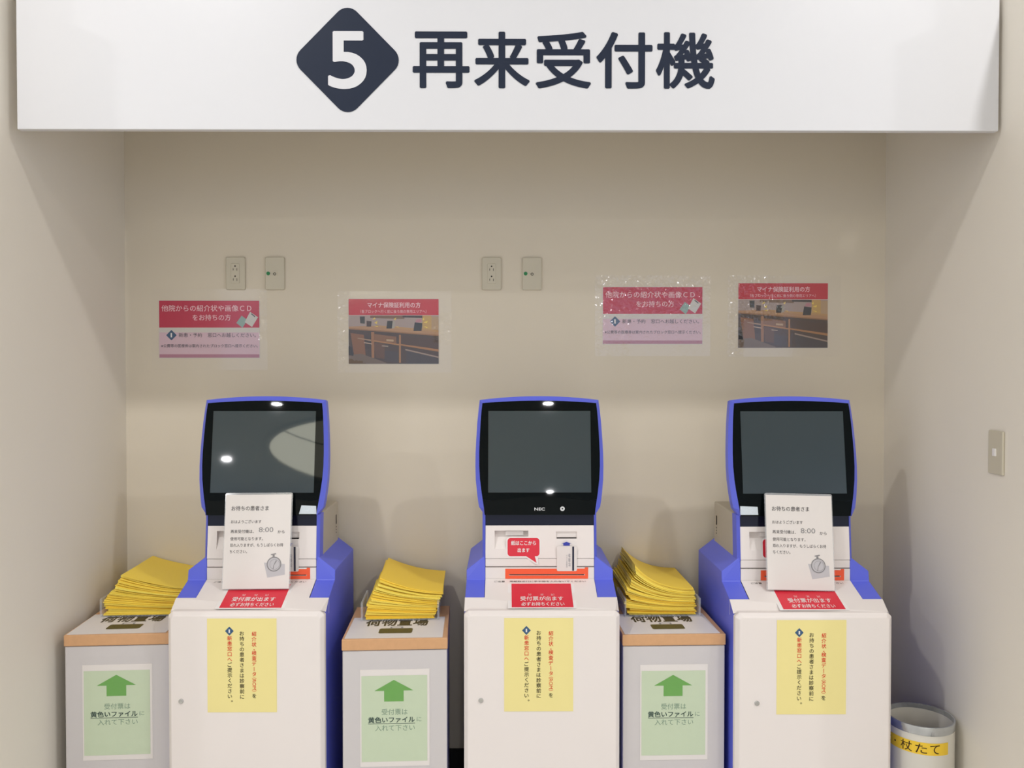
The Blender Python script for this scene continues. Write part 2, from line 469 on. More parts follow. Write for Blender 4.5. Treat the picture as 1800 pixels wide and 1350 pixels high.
def make_kiosk(label, loc, sheet_dx=0.0, lock_x=-0.186, sticker=None, slant=0.0, deco='full'):
    k = thing('reception_kiosk', label, 'kiosk', loc, slant, 'self-service reception kiosks in the recess')
    HW = 0.238
    # --- white front door with bevelled rim and clipped upper corners
    def ring(ins, y):
        c = 0.013
        return [(-HW + ins, y, 0.02), (HW - ins, y, 0.02), (HW - ins, y, 0.7655 - c - ins * 0.6), (HW - c - ins * 0.6, y, 0.7655 - ins),
                (-HW + c + ins * 0.6, y, 0.7655 - ins), (-HW + ins, y, 0.7655 - c - ins * 0.6)]
    door = MB(); door.loft([ring(0.012, 0.0), ring(0.0, 0.013), ring(0.0, 0.032)])
    dr = obj('cabinet_door', door, KWHITE, k, bevel=0.0025)
    FF = Frame((0, 0, 0))
    # lock
    lk = slab('lock', FF, disc(lock_x, 0.494, 0.0075, 20), SILVER, dr, -0.002, 0.003, bevel=0.001)
    # --- sloping white top
    sl0, sl1, sl2 = (0.013, 0.7655), (0.074, 0.7883), (0.168, 0.822)
    t = MB()
    c = 0.012
    t.add([(-HW + c, sl0[0], sl0[1]), (HW - c, sl0[0], sl0[1]), (HW, 0.030, 0.757), (HW, sl1[0], sl1[1]), (0.176, sl1[0], sl1[1]), (0.176, sl2[0], sl2[1]),
           (-0.176, sl2[0], sl2[1]), (-0.176, sl1[0], sl1[1]), (-HW, sl1[0], sl1[1]), (-HW, 0.030, 0.757)],
          [(0, 1, 2, 3, 4, 7, 8, 9), (4, 5, 6, 7)])
    t.add([(-HW, sl1[0], sl1[1]), (HW, sl1[0], sl1[1]), (HW, sl1[0], 0.74), (-HW, sl1[0], 0.74), (-HW, 0.03, 0.757), (HW, 0.03, 0.757), (HW, 0.03, 0.74), (-HW, 0.03, 0.74)],
          [(0, 1, 2, 3)])
    obj('top_panel', t, KWHITE, k)
    ang = math.atan2(sl2[1] - sl0[1], sl2[0] - sl0[0])
    SLP = Frame((0, sl0[0], sl0[1]), (1, 0, 0), (0, math.cos(ang), math.sin(ang)))
    # --- blue side panels with stepped arms
    for s in (-1, 1):
        prof_o = [(0.032, 0.0), (0.032, 0.757), (0.074, 0.787), (0.167, 0.8205), (0.173, 0.851), (0.49, 0.851), (0.49, 0.0)]
        prof_i = [(0.032, 0.0), (0.032, 0.757), (0.074, 0.787), (0.167, 0.8205), (0.175, 0.898), (0.49, 0.898), (0.49, 0.0)]
        sp = MB(); sp.loft([[(s * (HW - 0.0005), y, z) for y, z in prof_o], [(s * 0.1765, y, z) for y, z in prof_i]])
        obj('side_panel', sp, KBLUE, k, bevel=0.0015, seg=1)
    obj('plinth', MB().box(-0.22, 0.22, 0.03, 0.47, 0.0, 0.05), BASEB, k)
    # --- slot panel, seam strip, upper panel
    VF = Frame((0, 0.1695, 0))
    sp = strips_panel(VF, -0.176, 0.176, 0.8215, 0.8595, [(-0.099, 0.144, 0.8335, 0.8372, 0.03, 0.03)])
    slp = obj('slot_panel', sp, KWHITE, k)
    obj('slot_throat', MB().box(-0.099, 0.144, 0.178, 0.21, 0.828, 0.842), GAP, slp)
    obj('middle_strip', MB().box(-0.176, 0.176, 0.1705, 0.182, 0.8622, 0.8868), KWHITE, k, bevel=0.001, seg=1)
    obj('seam_backing', MB().box(-0.176, 0.176, 0.175, 0.20, 0.82, 0.905), GREYSEAM, k)
    lean = math.radians(5.5)
    UP = Frame((0, 0.1705, 0.8885), (1, 0, 0), (0, math.sin(lean), math.cos(lean)))
    up = strips_panel(UP, -0.176, 0.176, 0.0, 0.1055, [(-0.1465, -0.037, 0.030, 0.089, 0.024, 0.0006), (0.053, 0.121, 0.0645, 0.086, 0.006, 0.006)])
    upo = obj('upper_panel', up, KWHITE, k)
    slab('outlet_flap', UP, rect(-0.111, 0.074, -0.053, 0.087), KWHITE, upo, -0.021, -0.010)
    flat('card_slot', UP, [rect(0.055, 0.0635, 0.1195, 0.0672)], GAP, upo, 0.0006)
    # --- orange tape round the ticket slot
    flat('slot_tape', VF, [rect(-0.112, 0.8225, 0.157, 0.8333), rect(-0.112, 0.8333, -0.100, 0.8552), rect(0.146, 0.8333, 0.157, 0.8595), rect(-0.100, 0.8374, 0.146, 0.8552)], ORANGE, slp, 0.0007)
    text('notice_line', SLP, [('ご注意', -0.148, -0.113, 0.1505, 0.0085), ('用紙取出口に手や物を入れないでください', -0.098, 0.148, 0.1505, 0.0085)], GREYINK, k, 0.0006, 0.01)
    # --- red receipt sticker on the slope
    st = slab('red_sticker', SLP, [(-0.092 + sheet_dx, 0.014), (0.098 + sheet_dx, 0.014), (0.098 + sheet_dx, 0.138), (-0.092 + sheet_dx, 0.138)], RED, k, 0.0002, 0.0008)
    if deco == 'full':
        slab('sticker_margin', SLP, [(-0.104 + sheet_dx, 0.009), (0.108 + sheet_dx, 0.009), (0.108 + sheet_dx, 0.139), (-0.104 + sheet_dx, 0.139)], WHITEP, st, 0.0001, 0.0004)
    x = sheet_dx
    text('sticker_lettering', SLP, [('受付票が出ます', x - 0.065, x + 0.069, 0.058, 0.022), ('必ずお持ちください', x - 0.062, x + 0.071, 0.030, 0.019),
                                    ('うけ', x - 0.040, x - 0.030, 0.078, 0.010), ('つけ', x - 0.002, x + 0.008, 0.078, 0.010), ('ひょう', x + 0.032, x + 0.042, 0.078, 0.010)], WHITEP, st, 0.0013, 0.012)
    # --- speech balloon
    bx0, bx1, bz0, bz1 = -0.1045, -0.0010, 0.007, 0.0655
    body = rrect(bx0, bz0, bx1, bz1, 0.010)
    wb = slab('balloon_sticker', UP, rrect(bx0 - 0.004, bz0 - 0.004, bx1 + 0.004, bz1 + 0.004, 0.013), WHITEP, k, 0.0002, 0.0008)
    flat('balloon_tail_margin', UP, [[(-0.050, 0.006), (-0.006, 0.006), (-0.004, -0.020), (-0.012, -0.019)]], WHITEP, wb, 0.0009)
    flat('balloon_body', UP, [body], RED, wb, 0.0012)
    flat('balloon_tail', UP, [[(-0.045, 0.0075), (-0.0165, 0.0075), (-0.0105, -0.0145)]], RED, wb, 0.00125)
    text('balloon_lettering', UP, [('紙はここから', -0.093, -0.0125, 0.0495, 0.0150), ('出ます', -0.072, -0.0335, 0.0265, 0.0140)], WHITEP, wb, 0.0017, 0.02)
    # --- card picture with blue arrow
    CP = Frame((0, 0.1695, 0))
    cd = slab('card_sticker', CP, rrect(0.055, 0.8475, 0.1205, 0.9290, 0.005), PAPER, k, 0.0010, 0.0022)
    flat('card_stripe', CP, [rect(0.1050, 0.8490, 0.1110, 0.9275)], NAVYI, cd, 0.0028)
    b = MB()
    put_text(b, CP, '診察券', 0.075, 0.117, 0.884, 0.0075, 0.0, 90, 0.0028)
    put_text(b, CP, '診察券を入れる', 0.067, 0.108, 0.880, 0.0042, 0.0, 90, 0.0028)
    obj('card_lettering', b, LTGREYINK, cd, recalc=False)
    flat('blue_arrow', CP, [arrow_up(0.0865, 0.9300, 0.9425, 0.0105, 0.0165, 0.0055)], BLUEI, cd, 0.0018)
    # --- dark band, blue trim, cream housing
    obj('dark_band', MB().add([(-0.176, 0.1815, 0.9935), (0.176, 0.1815, 0.9935), (0.176, 0.186, 1.036), (-0.176, 0.186, 1.036), (-0.176, 0.21, 0.9935), (0.176, 0.21, 0.9935), (0.176, 0.21, 1.036), (-0.176, 0.21, 1.036)],
        [(0, 1, 2, 3), (0, 4, 5, 1), (3, 2, 6, 7), (0, 3, 7, 4), (1, 5, 6, 2)]), BANDM, k)
    for s in (-1, 1):
        tr = MB()
        tr.loft([[(s * 0.1765, y, z), (s * 0.1855, y + 0.010, z), (s * 0.1875, y + 0.05, z), (s * 0.1765, y + 0.05, z)] for y, z in ((0.1700, 0.885), (0.1820, 1.030))])
        obj('edge_trim', tr, KBLUE, k)
    hs = obj('housing', MB().box(-0.1865, 0.1865, 0.222, 0.47, 0.86, 1.030), KCREAM, k, bevel=0.004)
    for s in (-1, 1):
        SFm = Frame((s * 0.1865, 0, 0), (0, s, 0), (0, 0, 1))
        flat('vent', SFm, [rect(s * 0.435 - 0.006, 0.952, s * 0.435 + 0.006, 0.985), rect(s * 0.435 - 0.005, 0.930, s * 0.435 + 0.003, 0.934), rect(s * 0.435 - 0.006, 0.920, s * 0.435 + 0.003, 0.924), rect(s * 0.435 - 0.004, 0.940, s * 0.435 + 0.005, 0.944)], GAP, hs, 0.0006)
    # --- monitor, tilted back
    MF = Frame((0, 0.168, 1.030), (1, 0, 0), (0, math.sin(TILT), math.cos(TILT)))
    go = outline(GW, 0.008); oo = outline(OW, 0.0125)
    # ring: from the glass edge outwards and back
    fr = MB()
    inner = [MF.p(x, y, 0.001) for x, y in go]; inner_b = [MF.p(x, y, -0.006) for x, y in go]
    outer = [MF.p(x, y, -0.012) for x, y in oo]; outer2 = [MF.p(x, y, -0.042) for x, y in oo]
    back = [MF.p(x * 0.97, 0.19 + (y - 0.19) * 0.96, -0.046) for x, y in oo]
    rr = [inner_b, inner, outer, outer2, back]; n = len(inner)
    fr.add([p for r in rr for p in r], [(q * n + i, q * n + i + 1, (q + 1) * n + i + 1, (q + 1) * n + i) for q in range(4) for i in range(n - 1)] + [tuple(range(4 * n, 5 * n)), (3 * n - 1, 2 * n, 3 * n, 4 * n - 1), (4 * n - 1, 3 * n, 4 * n, 5 * n - 1)])
    mo = obj('monitor_frame', fr, KBLUE, k, bevel=0.0)
    # cream back shell of the monitor
    bk = MB()
    b0 = [MF.p(x * 0.95, 0.19 + (y - 0.19) * 0.93, -0.0465) for x, y in oo]
    b1 = [MF.p(x * 0.78, 0.17 + (y - 0.19) * 0.72, -0.095) for x, y in oo]
    bk.loft([b0, b1]); obj('monitor_shell', bk, KCREAM, k, bevel=0.004)
    # black glass above the lip
    gl = MB()
    split = 0.050
    up_pts = outline(GW, 0.008, split)
    low_arc = [(-0.188 + 0.376 * t / 10, split - 0.012 + 0.020 * (1 - (2 * t / 10 - 1) ** 2)) for t in range(1, 10)]
    loop = up_pts + low_arc
    gl.loft([[MF.p(x, y, 0.0) for x, y in loop], [MF.p(x, y, -0.005) for x, y in loop]])
    obj('glass', gl, GLASS, k)
    # lower lip: leans back a little below the glass
    lp = MB()
    low = [(w, v) for v, w in GW if v <= split]
    top_ = [(x, y) for x, y in low_arc]
    lip = [(-x, y) for x, y in low][::-1] + low
    lip_loop = [(-0.1882, split)] + [(-x, y) for x, y in reversed(low[:-1])] + low[:-1] + [(0.1882, split)] + list(reversed(low_arc))
    def lip_h(y): return -0.006 * (split + 0.008 - y) / 0.058
    lp.add([MF.p(x, y, lip_h(y)) for x, y in lip_loop], [tuple(range(len(lip_loop)))])
    lpo = obj('lower_bezel', lp, GLASS, k, recalc=False)
    LF = Frame(MF.p(0, 0, -0.0055), (1, 0, 0), (MF.p(0, 0.05, -0.0008) - MF.p(0, 0, -0.006)))
    text('logo_lettering', LF, [('NEC', -0.0175, 0.0165, 0.019, 0.0095)], LOGOW, lpo, 0.0012, 0.02)
    flat('power_button', LF, ring_polys(0.0735, 0.020, 0.0025, 0.0075, 20), LOGOW, lpo, 0.0012)
    scr = flat('screen', MF, [rect(-0.1675, 0.072, 0.1675, 0.338)], LCD, k, 0.0005)
    if sticker:  # pale silver patch at one end of the lower bezel
        slab('silver_patch', LF, [(sticker[0], 0.004), (sticker[1], 0.004), (sticker[1] - 0.002, 0.030), (sticker[0] + 0.008 * (1 if sticker[0] > 0 else 0), 0.032)], SILPATCH, lpo, 0.001, 0.0018)
    # --- yellow notice on the door
    yx, yz = -0.010, 0.603
    ys = slab('yellow_notice', FF, rect(yx - 0.105, yz - 0.143, yx + 0.105, yz + 0.143), YELP, dr, 0.0003, 0.0009)
    P_, Z_, Bd = 0.0161, 0.0150, 0.012
    b = MB(); column_text(b, FF, '紹介状・検査データ', yx + 0.037, yz + 0.0960, P_, Z_, Bd, 0.0014)
    column_text(b, FF, '（', yx + 0.037, yz - 0.0395, P_, Z_, 0, 0.0014)
    put_text(b, FF, 'ROM', yx + 0.037 - 0.0155, yx + 0.037 + 0.0155, yz - 0.0585, 0.0110, 0.0, -90, 0.0014)
    column_text(b, FF, '）', yx + 0.037, yz - 0.0775, P_, Z_, 0, 0.0014)
    obj('red_lettering', b, REDI, ys, recalc=False)
    b = MB(); column_text(b, FF, '新患窓口へ', yx - 0.037, yz + 0.0828, P_, Z_, Bd, 0.0014)
    obj('red_lettering', b, REDI, ys, recalc=False)
    b = MB(); column_text(b, FF, 'を', yx + 0.037, yz - 0.0935, P_, Z_, Bd, 0.0014)
    obj('black_lettering', b, BLACKI, ys, recalc=False)
    b = MB(); column_text(b, FF, 'お持ちの患者さまは診察前に', yx, yz + 0.0975, P_, Z_, Bd, 0.0014)
    obj('black_lettering', b, BLACKI, ys, recalc=False)
    b = MB(); column_text(b, FF, 'ご提示ください。', yx - 0.037, yz + 0.0828 - 5 * P_, P_, Z_, Bd, 0.0014)
    obj('black_lettering', b, BLACKI, ys, recalc=False)
    b = MB(); b.add([FF.p(x, y, 0.0013) for x, y in rdiamond(yx - 0.0375, yz + 0.1050, 0.0126, 0.0132, 0.12)], [tuple(range(24))])
    obj('number_emblem', b, BLUEE, ys, recalc=False)
    text('emblem_numeral', FF, [('1', yx - 0.0397, yx - 0.0355, yz + 0.1050, 0.0105)], WHITEP, ys, 0.0018, 0.01)
    return k

K1 = make_kiosk('white and blue kiosk nearest the left wall, leaning notice covering its slot', (-0.792, -0.551, 0), sheet_dx=0.004, lock_x=-0.195, sticker=(0.121, 0.178))
K2 = make_kiosk('middle white and blue kiosk with its slots and speech balloon sticker uncovered', (0.1085, -0.551, 0))
K3 = make_kiosk('white and blue kiosk beside the umbrella stand, leaning notice on its screen', (0.930, -0.578, 0), sheet_dx=0.006, lock_x=-0.174, sticker=(-0.178, -0.120))

# ------------------------------------------------------------------ notices leaning on two kiosks
def standing_notice(label, foot, rz, roll, time_faint):
    n = thing('standing_notice', label, 'notice', foot, rz, 'notices propped on the kiosks')
    L = math.radians(9.5)
    fr = Frame((0, 0, 0), (1, 0, 0), (0, math.sin(L), math.cos(L))).turned(roll)
    slab('acrylic_sheet', fr, rrect(-0.108, 0.0, 0.108, 0.303, 0.006), ACRYL, n, -0.0045, -0.0006)
    slab('paper', fr, rect(-0.105, 0.002, 0.105, 0.297), PAPER, n, -0.0004, 0.0006)
    text('heading', fr, [('お待ちの患者さま', -0.086, 0.033, 0.254, 0.0150)], GREYINK, n, 0.0011, 0.012)
    text('lettering', fr, [('おはようございます', -0.086, 0.011, 0.212, 0.0105), ('再来受付機は、', -0.086, -0.012, 0.181, 0.0115), ('から', 0.064, 0.086, 0.179, 0.0095),
                           ('使用可能となります。', -0.086, 0.018, 0.158, 0.0110), ('恐れ入りますが、もうしばらくお待', -0.086, 0.083, 0.138, 0.0110), ('ちください。', -0.086, -0.031, 0.118, 0.0105)], GREYINK, n, 0.0011, 0.004)
    text('handwritten_time', fr, [('8:00', 0.004, 0.050, 0.186, 0.0155)], PENCIL, n, 0.0011)
    pad = flat('grey_pad', fr, [[(0.024, 0.083), (0.036, 0.036), (0.091, 0.045), (0.090, 0.078)]], PADGREY, n, 0.0010)
    ck = flat('stopwatch_face', fr, [disc(0.056, 0.078, 0.0225, 28)], PADGREY, n, 0.0013)
    flat('stopwatch_drawing', fr, ring_polys(0.056, 0.078, 0.0200, 0.0230) + ring_polys(0.058, 0.0775, 0.0150, 0.0158) +
         [[(0.0525, 0.062), (0.0545, 0.0615), (0.0560, 0.0745), (0.0545, 0.0750)], [(0.0545, 0.0750), (0.0560, 0.0745), (0.0650, 0.0885), (0.0620, 0.0900)]], PENCIL, ck, 0.0016)
    flat('stopwatch_crown', fr, [rect(0.051, 0.101, 0.057, 0.107), [(0.046, 0.106), (0.062, 0.109), (0.061, 0.112), (0.045, 0.109)]], PENCIL, ck, 0.0016)
    return n
standing_notice('white laminated notice with stopwatch drawing leaning on the kiosk nearest the left wall', (-0.793, -0.551 + 0.108, 0.8055), 0.0, 0.4, True)
standing_notice('white laminated notice with stopwatch drawing leaning on the kiosk by the umbrella stand', (0.927, -0.578 + 0.108, 0.8055), 0.0, -1.2, False)

# ------------------------------------------------------------------ baggage stands, trays, files
def make_stand(label, loc, w, turn, sheet_skew=0.0):
    s = thing('baggage_stand', label, 'stand', loc, turn, 'baggage stands between the kiosks')
    H, d, tk = 0.683, 0.345, 0.036
    obj('body', MB().box(-w / 2 + 0.002, w / 2 - 0.002, 0.003, d - 0.003, 0.0, H - tk), GREYBOX, s, bevel=0.003)
    obj('top_board', MB().box(-w / 2, w / 2, 0.0, d, H - tk + 0.0015, H), WOOD, s, bevel=0.0025)
    obj('shadow_gap', MB().box(-w / 2 + 0.004, w / 2 - 0.004, 0.006, d - 0.006, H - tk - 0.001, H - tk + 0.002), GAP, s)
    TF = Frame((-0.004, 0.0, H), (1, 0, 0), (0, 1, 0)).turned(sheet_skew)
    sh = slab('top_sheet', TF, rect(-0.1485, 0.006, 0.1485, 0.216), PAPER, s, 0.0003, 0.0010)
    flat('clear_cover', TF, [rect(-0.154, 0.001, 0.154, 0.222)], FILM_FLAT, sh, 0.0018)
    text('sheet_lettering', TF, [('荷物置場', -0.103, 0.097, 0.1645, 0.085)], DKOLIVE, sh, 0.0014, 0.03)
    flat('bag_drawing', TF, [rrect(-0.052, 0.050, 0.052, 0.098, 0.008)], OLIVE, sh, 0.0014)
    flat('bag_handle', TF, [rect(-0.020, 0.100, -0.014, 0.112), rect(0.014, 0.100, 0.020, 0.112), rect(-0.020, 0.110, 0.020, 0.114)], LTGREYINK, sh, 0.0014)
    FF = Frame((0, 0.003, 0))
    cx = 0.0
    z0 = 0.292
    ps = slab('green_notice', FF, rect(cx - 0.105, z0, cx + 0.105, z0 + 0.297), PAPER, s, 0.0003, 0.0010)
    flat('green_print', FF, [rect(cx - 0.101, z0 + 0.015, cx + 0.098, z0 + 0.278)], GREENP, ps, 0.0014)
    flat('arrow_print', FF, [arrow_up(cx - 0.003, z0 + 0.199, z0 + 0.265, 0.0295, 0.0590, 0.033)], GREENI, ps, 0.0018)
    text('grey_lettering', FF, [('受付票は', cx - 0.040, cx + 0.038, z0 + 0.167, 0.0185), ('に', cx + 0.066, cx + 0.080, z0 + 0.143, 0.0130), ('入れて下さい', cx - 0.060, cx + 0.060, z0 + 0.118, 0.0180)], GREYI, ps, 0.0018)
    text('bold_lettering', FF, [('黄色いファイル', cx - 0.081, cx + 0.060, z0 + 0.143, 0.0185)], DKGREEN, ps, 0.0018, 0.022)
    flat('underline', FF, [rect(cx - 0.081, z0 + 0.1305, cx + 0.061, z0 + 0.1320)], DKGREEN, ps, 0.0018)
    flat('clear_cover', FF, [rect(cx - 0.112, z0 - 0.022, cx + 0.112, z0 + 0.323)], FILM_FLAT, ps, 0.0024)
    return s, H

def make_tray(label, loc, turn):
    t = thing('file_tray', label, 'tray', loc, turn, 'clear trays on the baggage stands')
    obj('base', MB().box(-0.126, 0.126, 0.0, 0.15, 0.0, 0.004), ACRYL, t, bevel=0.001)
    for s in (-1, 1):
        obj('side', MB().box(s * 0.1235 - 0.0035, s * 0.1235 + 0.0035, 0.0, 0.15, 0.004, 0.060), ACRYL, t, bevel=0.001)
    return t

def file_stack(where, loc, turn, n, hl, hr, power, lean, left_poke, seed, group):
    """a pile of soft yellow card files, thicker along the left-hand fold"""
    rnd = random.Random(seed)
    wts = [rnd.uniform(0.5, 1.6) for _ in range(n)]
    tot = sum(wts); acc = 0.0
    ca, sa = math.cos(turn), math.sin(turn)
    for i in range(n):
        f0 = acc / tot; acc += wts[i]; f1 = (acc - wts[i] * (0.02 if rnd.random() < 0.68 else 0.20)) / tot
        nu, W_, D_ = 12, 0.222, 0.285
        t = (i + 0.5) / n
        poke = left_poke * math.sin(math.pi * min(1, t * 1.25)) * (1 if rnd.random() < 0.7 else 0.4)
        dx = lean * t + rnd.uniform(-0.004, 0.004)
        dy = 0.030 * t + rnd.uniform(-0.005, 0.005)
        rot = rnd.uniform(-0.025, 0.025)
        b = MB(); vs_ = []
        wav = rnd.uniform(0.0, 0.004); ph = rnd.uniform(0, 6)
        for lev in (f0, f1):
            for v in (0.0, 0.03, 0.5, 1.0):
                for u_ in range(nu + 1):
                    u = u_ / nu
                    H = hr + (hl - hr) * (1 - u) ** power
                    z = H * lev + wav * t * math.sin(ph + 5 * u) * (u * (1 - u)) * 2
                    if v == 0.0 and lev == f1: z -= 0.0012
                    x = -W_ / 2 + u * W_ - poke * (1 - u) ** 2 + dx
                    # steep left flank draws the edge inwards
                    x += 0.32 * (hl - hr) * t * (1 - u) ** (power + 0.5)
                    y = v * D_ + dy
                    xr = x * math.cos(rot) - (y - 0.14) * math.sin(rot); yr = x * math.sin(rot) + (y - 0.14) * math.cos(rot) + 0.14
                    vs_.append((xr, yr, z))
        m = nu + 1; q = 4 * m
        fs = []
        for r in range(3):
            for u in range(nu):
                a = r * m + u
                fs.append((a, a + m, a + m + 1, a + 1)); fs.append((q + a, q + a + 1, q + a + m + 1, q + a + m))
        for u in range(nu):
            fs.append((u, u + 1, q + u + 1, q + u)); fs.append((3 * m + u, q + 3 * m + u, q + 3 * m + u + 1, 3 * m + u + 1))
        for r in range(3):
            fs.append((r * m, q + r * m, q + (r + 1) * m, (r + 1) * m)); fs.append((r * m + nu, (r + 1) * m + nu, q + (r + 1) * m + nu, q + r * m + nu))
        b.add(vs_, fs)
        o = obj('yellow_file', b, YF, None, smooth=True)
        o.location = loc; o.rotation_euler = (0, 0, turn)
        if i == n - 1:
            tag(o, 'topmost yellow card file of the pile ' + where, 'file', group)
        elif i == 0:
            tag(o, 'lowest yellow card file of the pile ' + where, 'file', group)
        else:
            tag(o, 'yellow card file inside the pile ' + where, 'file', group)

ST = [  # label place, x, y, width, turn, sheet skew, files: n, hl, hr, power, lean, poke
    ('in the left corner', -1.203, -0.503, 0.318, math.radians(3.6), 0.5, (21, 0.128, 0.082, 1.6, 0.026, 0.020)),
    ('left of the middle kiosk', -0.339, -0.551, 0.320, math.radians(2.7), -0.6, (21, 0.128, 0.078, 1.7, 0.027, 0.010)),
    ('right of the middle kiosk', 0.5185, -0.516, 0.321, math.radians(1.4), 0.4, (22, 0.160, 0.080, 2.3, 0.004, 0.022)),
]
for idx, (where, x, y, w, turn, skew, fl) in enumerate(ST):
    s, H = make_stand('grey baggage stand with beech top ' + where, (x, y, 0), w, turn, skew)
    R = Matrix.Rotation(turn, 3, 'Z')
    tp = Vector((x, y, 0)) + R @ Vector((0.002, 0.178, 0.6848))
    make_tray('clear acrylic tray on the baggage stand ' + where, tp, turn)
    fp = Vector((x, y, 0)) + R @ Vector((0.002, 0.184, 0.6892))
    file_stack('on the baggage stand ' + where, fp, turn, *fl, seed=11 + idx, group='yellow files piled ' + where)

# ------------------------------------------------------------------ wall plates
def outlet(label, x, z):
    t = thing('wall_outlet', label, 'outlet', (x, 0, z), 0, 'power outlets on the back wall')
    fr = Frame((0, -0.0005, 0))
    slab('plate', fr, rrect(-0.0355, -0.06, 0.0355, 0.06, 0.006), PLATE, t, -0.0003, 0.0085, bevel=0.0025)
    FR = Frame((0, -0.009, 0))
    ins = slab('insert', FR, rrect(-0.0155, -0.036, 0.0155, 0.036, 0.002), PLATE, t, -0.001, 0.0022, bevel=0.0008)
    for zc in (0.0205, -0.0165):
        flat('socket_holes', FR, [disc(0.0, zc + 0.006, 0.0028, 12), rect(-0.0075, zc - 0.010, -0.0058, zc - 0.002), rect(0.0058, zc - 0.011, 0.0075, zc - 0.002)], GAP, ins, 0.0026)
def lamp_plate(label, x, z):
    t = thing('wall_jack', label, 'wall plate', (x, 0, z), 0, 'jack plates on the back wall')
    slab('plate', Frame((0, -0.0005, 0)), rrect(-0.0355, -0.06, 0.0355, 0.06, 0.006), PLATE, t, -0.0003, 0.0085, bevel=0.0025)
    FR = Frame((0, -0.009, 0))
    slab('green_dot', FR, disc(-0.0235, 0.000, 0.0068, 18), GREEND, t, -0.001, 0.0012)
    j = slab('jack', FR, rrect(-0.009, -0.010, 0.010, 0.009, 0.003), PLATE, t, -0.001, 0.0015)
    flat('jack_hole', FR, ring_polys(0.0005, -0.002, 0.0028, 0.0055, 14) + [rect(-0.006, -0.003, -0.003, 0.0)], mat('jack_grey', (96, 90, 78), 0.5), j, 0.0018)
outlet('beige double power outlet above the leftmost pink poster', -0.993, 1.853)
lamp_plate('beige jack plate with green dot, left of the photo poster', -0.849, 1.853)
outlet('beige double power outlet above the middle kiosk', -0.054, 1.853)
lamp_plate('beige jack plate with green dot above the middle kiosk', 0.0945, 1.853)

sw = thing('wall_switch', 'pale wall switch plate with small white rocker on the right side wall', 'switch', (RX, -0.708, 1.264))
obj('plate', MB().box(-0.008, -0.0002, -0.035, 0.035, -0.062, 0.062), PLATE, sw, bevel=0.003)
obj('rocker', MB().box(-0.0125, -0.007, -0.007, 0.007, -0.010, 0.012), WHITEP, sw, bevel=0.0015)

# ------------------------------------------------------------------ posters on the back wall
def film_sheet(fr, x0, y0, x1, y1, m, parent, amp, seed, where, h=0.0022):
    """laminate: a thin sheet of small flat facets; where(u, v) = how crumpled it is there (0..1)"""
    rnd = random.Random(seed); nx, ny = 74, 52; b = MB(); vs_ = []
    for j in range(ny + 1):
        for i in range(nx + 1):
            u, v = i / nx, j / ny
            k = where(u, v)
            e = amp * k * rnd.uniform(-1, 1) + 0.0006 * math.sin(5 * u + seed) * math.sin(4 * v + 2 * seed)
            vs_.append(fr.p(x0 + (x1 - x0) * (u + 0.3 / nx * rnd.uniform(-1, 1) * (0 < i < nx)), y0 + (y1 - y0) * (v + 0.3 / ny * rnd.uniform(-1, 1) * (0 < j < ny)), h + e))
    n = nx + 1; fs = []
    for j in range(ny):
        for i in range(nx):
            a, c = j * n + i, (j + 1) * n + i
            fs += [(a, a + 1, c), (a + 1, c + 1, c)] if rnd.random() < 0.5 else [(a, a + 1, c + 1), (a, c + 1, c)]
    b.add(vs_, fs)
    return obj('laminate_film', b, m, parent, recalc=False)

def pink_poster(label, x, z, film, amp, seed, where):
    """x, z = centre of the printed block"""
    t = thing('pink_poster', label, 'poster', (x, -0.0006, z), 0, 'laminated posters on the back wall')
    fr = Frame((0, 0, 0)); w, h = 0.1835, 0.1045
    slab('paper', fr, rect(-0.1855, -0.1065, 0.1855, 0.1065), WPAPER, t, 0.0, 0.0004)
    ban = flat('crimson_banner', fr, [rect(-w, 0.006, w, h)], CRIMSON, t, 0.0007)
    text('banner_lettering', fr, [('他院からの紹介状や画像ＣＤ', -0.175, 0.155, 0.077, 0.0235), ('をお持ちの方', -0.061, 0.079, 0.043, 0.0225)], PINKW, ban, 0.0011, 0.010)
    flat('cd_case_drawing', fr, [[(0.099, 0.023), (0.119, 0.050), (0.140, 0.034), (0.122, 0.005)]], MINT, ban, 0.0010)
    flat('letter_drawing', fr, [[(0.130, 0.026), (0.150, 0.064), (0.179, 0.044), (0.157, 0.008)]], PALEC, ban, 0.0012)
    flat('letter_mark', fr, [[(0.153, 0.056), (0.156, 0.058), (0.170, 0.047), (0.167, 0.044)]], SLATE, ban, 0.0014)
    flat('pink_field', fr, [rect(-w, -0.092, w, -0.012)], PINK, t, 0.0006)
    flat('rose_strip', fr, [rect(-w, -h, w, -0.092)], ROSE, t, 0.0007)
    flat('number_emblem', fr, [rdiamond(-0.139, -0.022, 0.0185, 0.0185, 0.12)], BLUEE, t, 0.0010)
    text('emblem_numeral', fr, [('1', -0.1418, -0.1364, -0.022, 0.0160)], WHITEP, t, 0.0014, 0.01)
    text('lettering', fr, [('新患・予約', -0.112, -0.027, -0.0215, 0.0150), ('窓口へお越しください。', -0.006, 0.171, -0.0215, 0.0155), ('※公費等の医療券は案内されたブロック窓口へ提示ください。', -0.177, 0.178, -0.061, 0.0125)], SLATE, t, 0.0011, 0.006)
    film_sheet(fr, -0.213, -0.150, 0.213, 0.148, film, t, amp, seed, where)
    return t

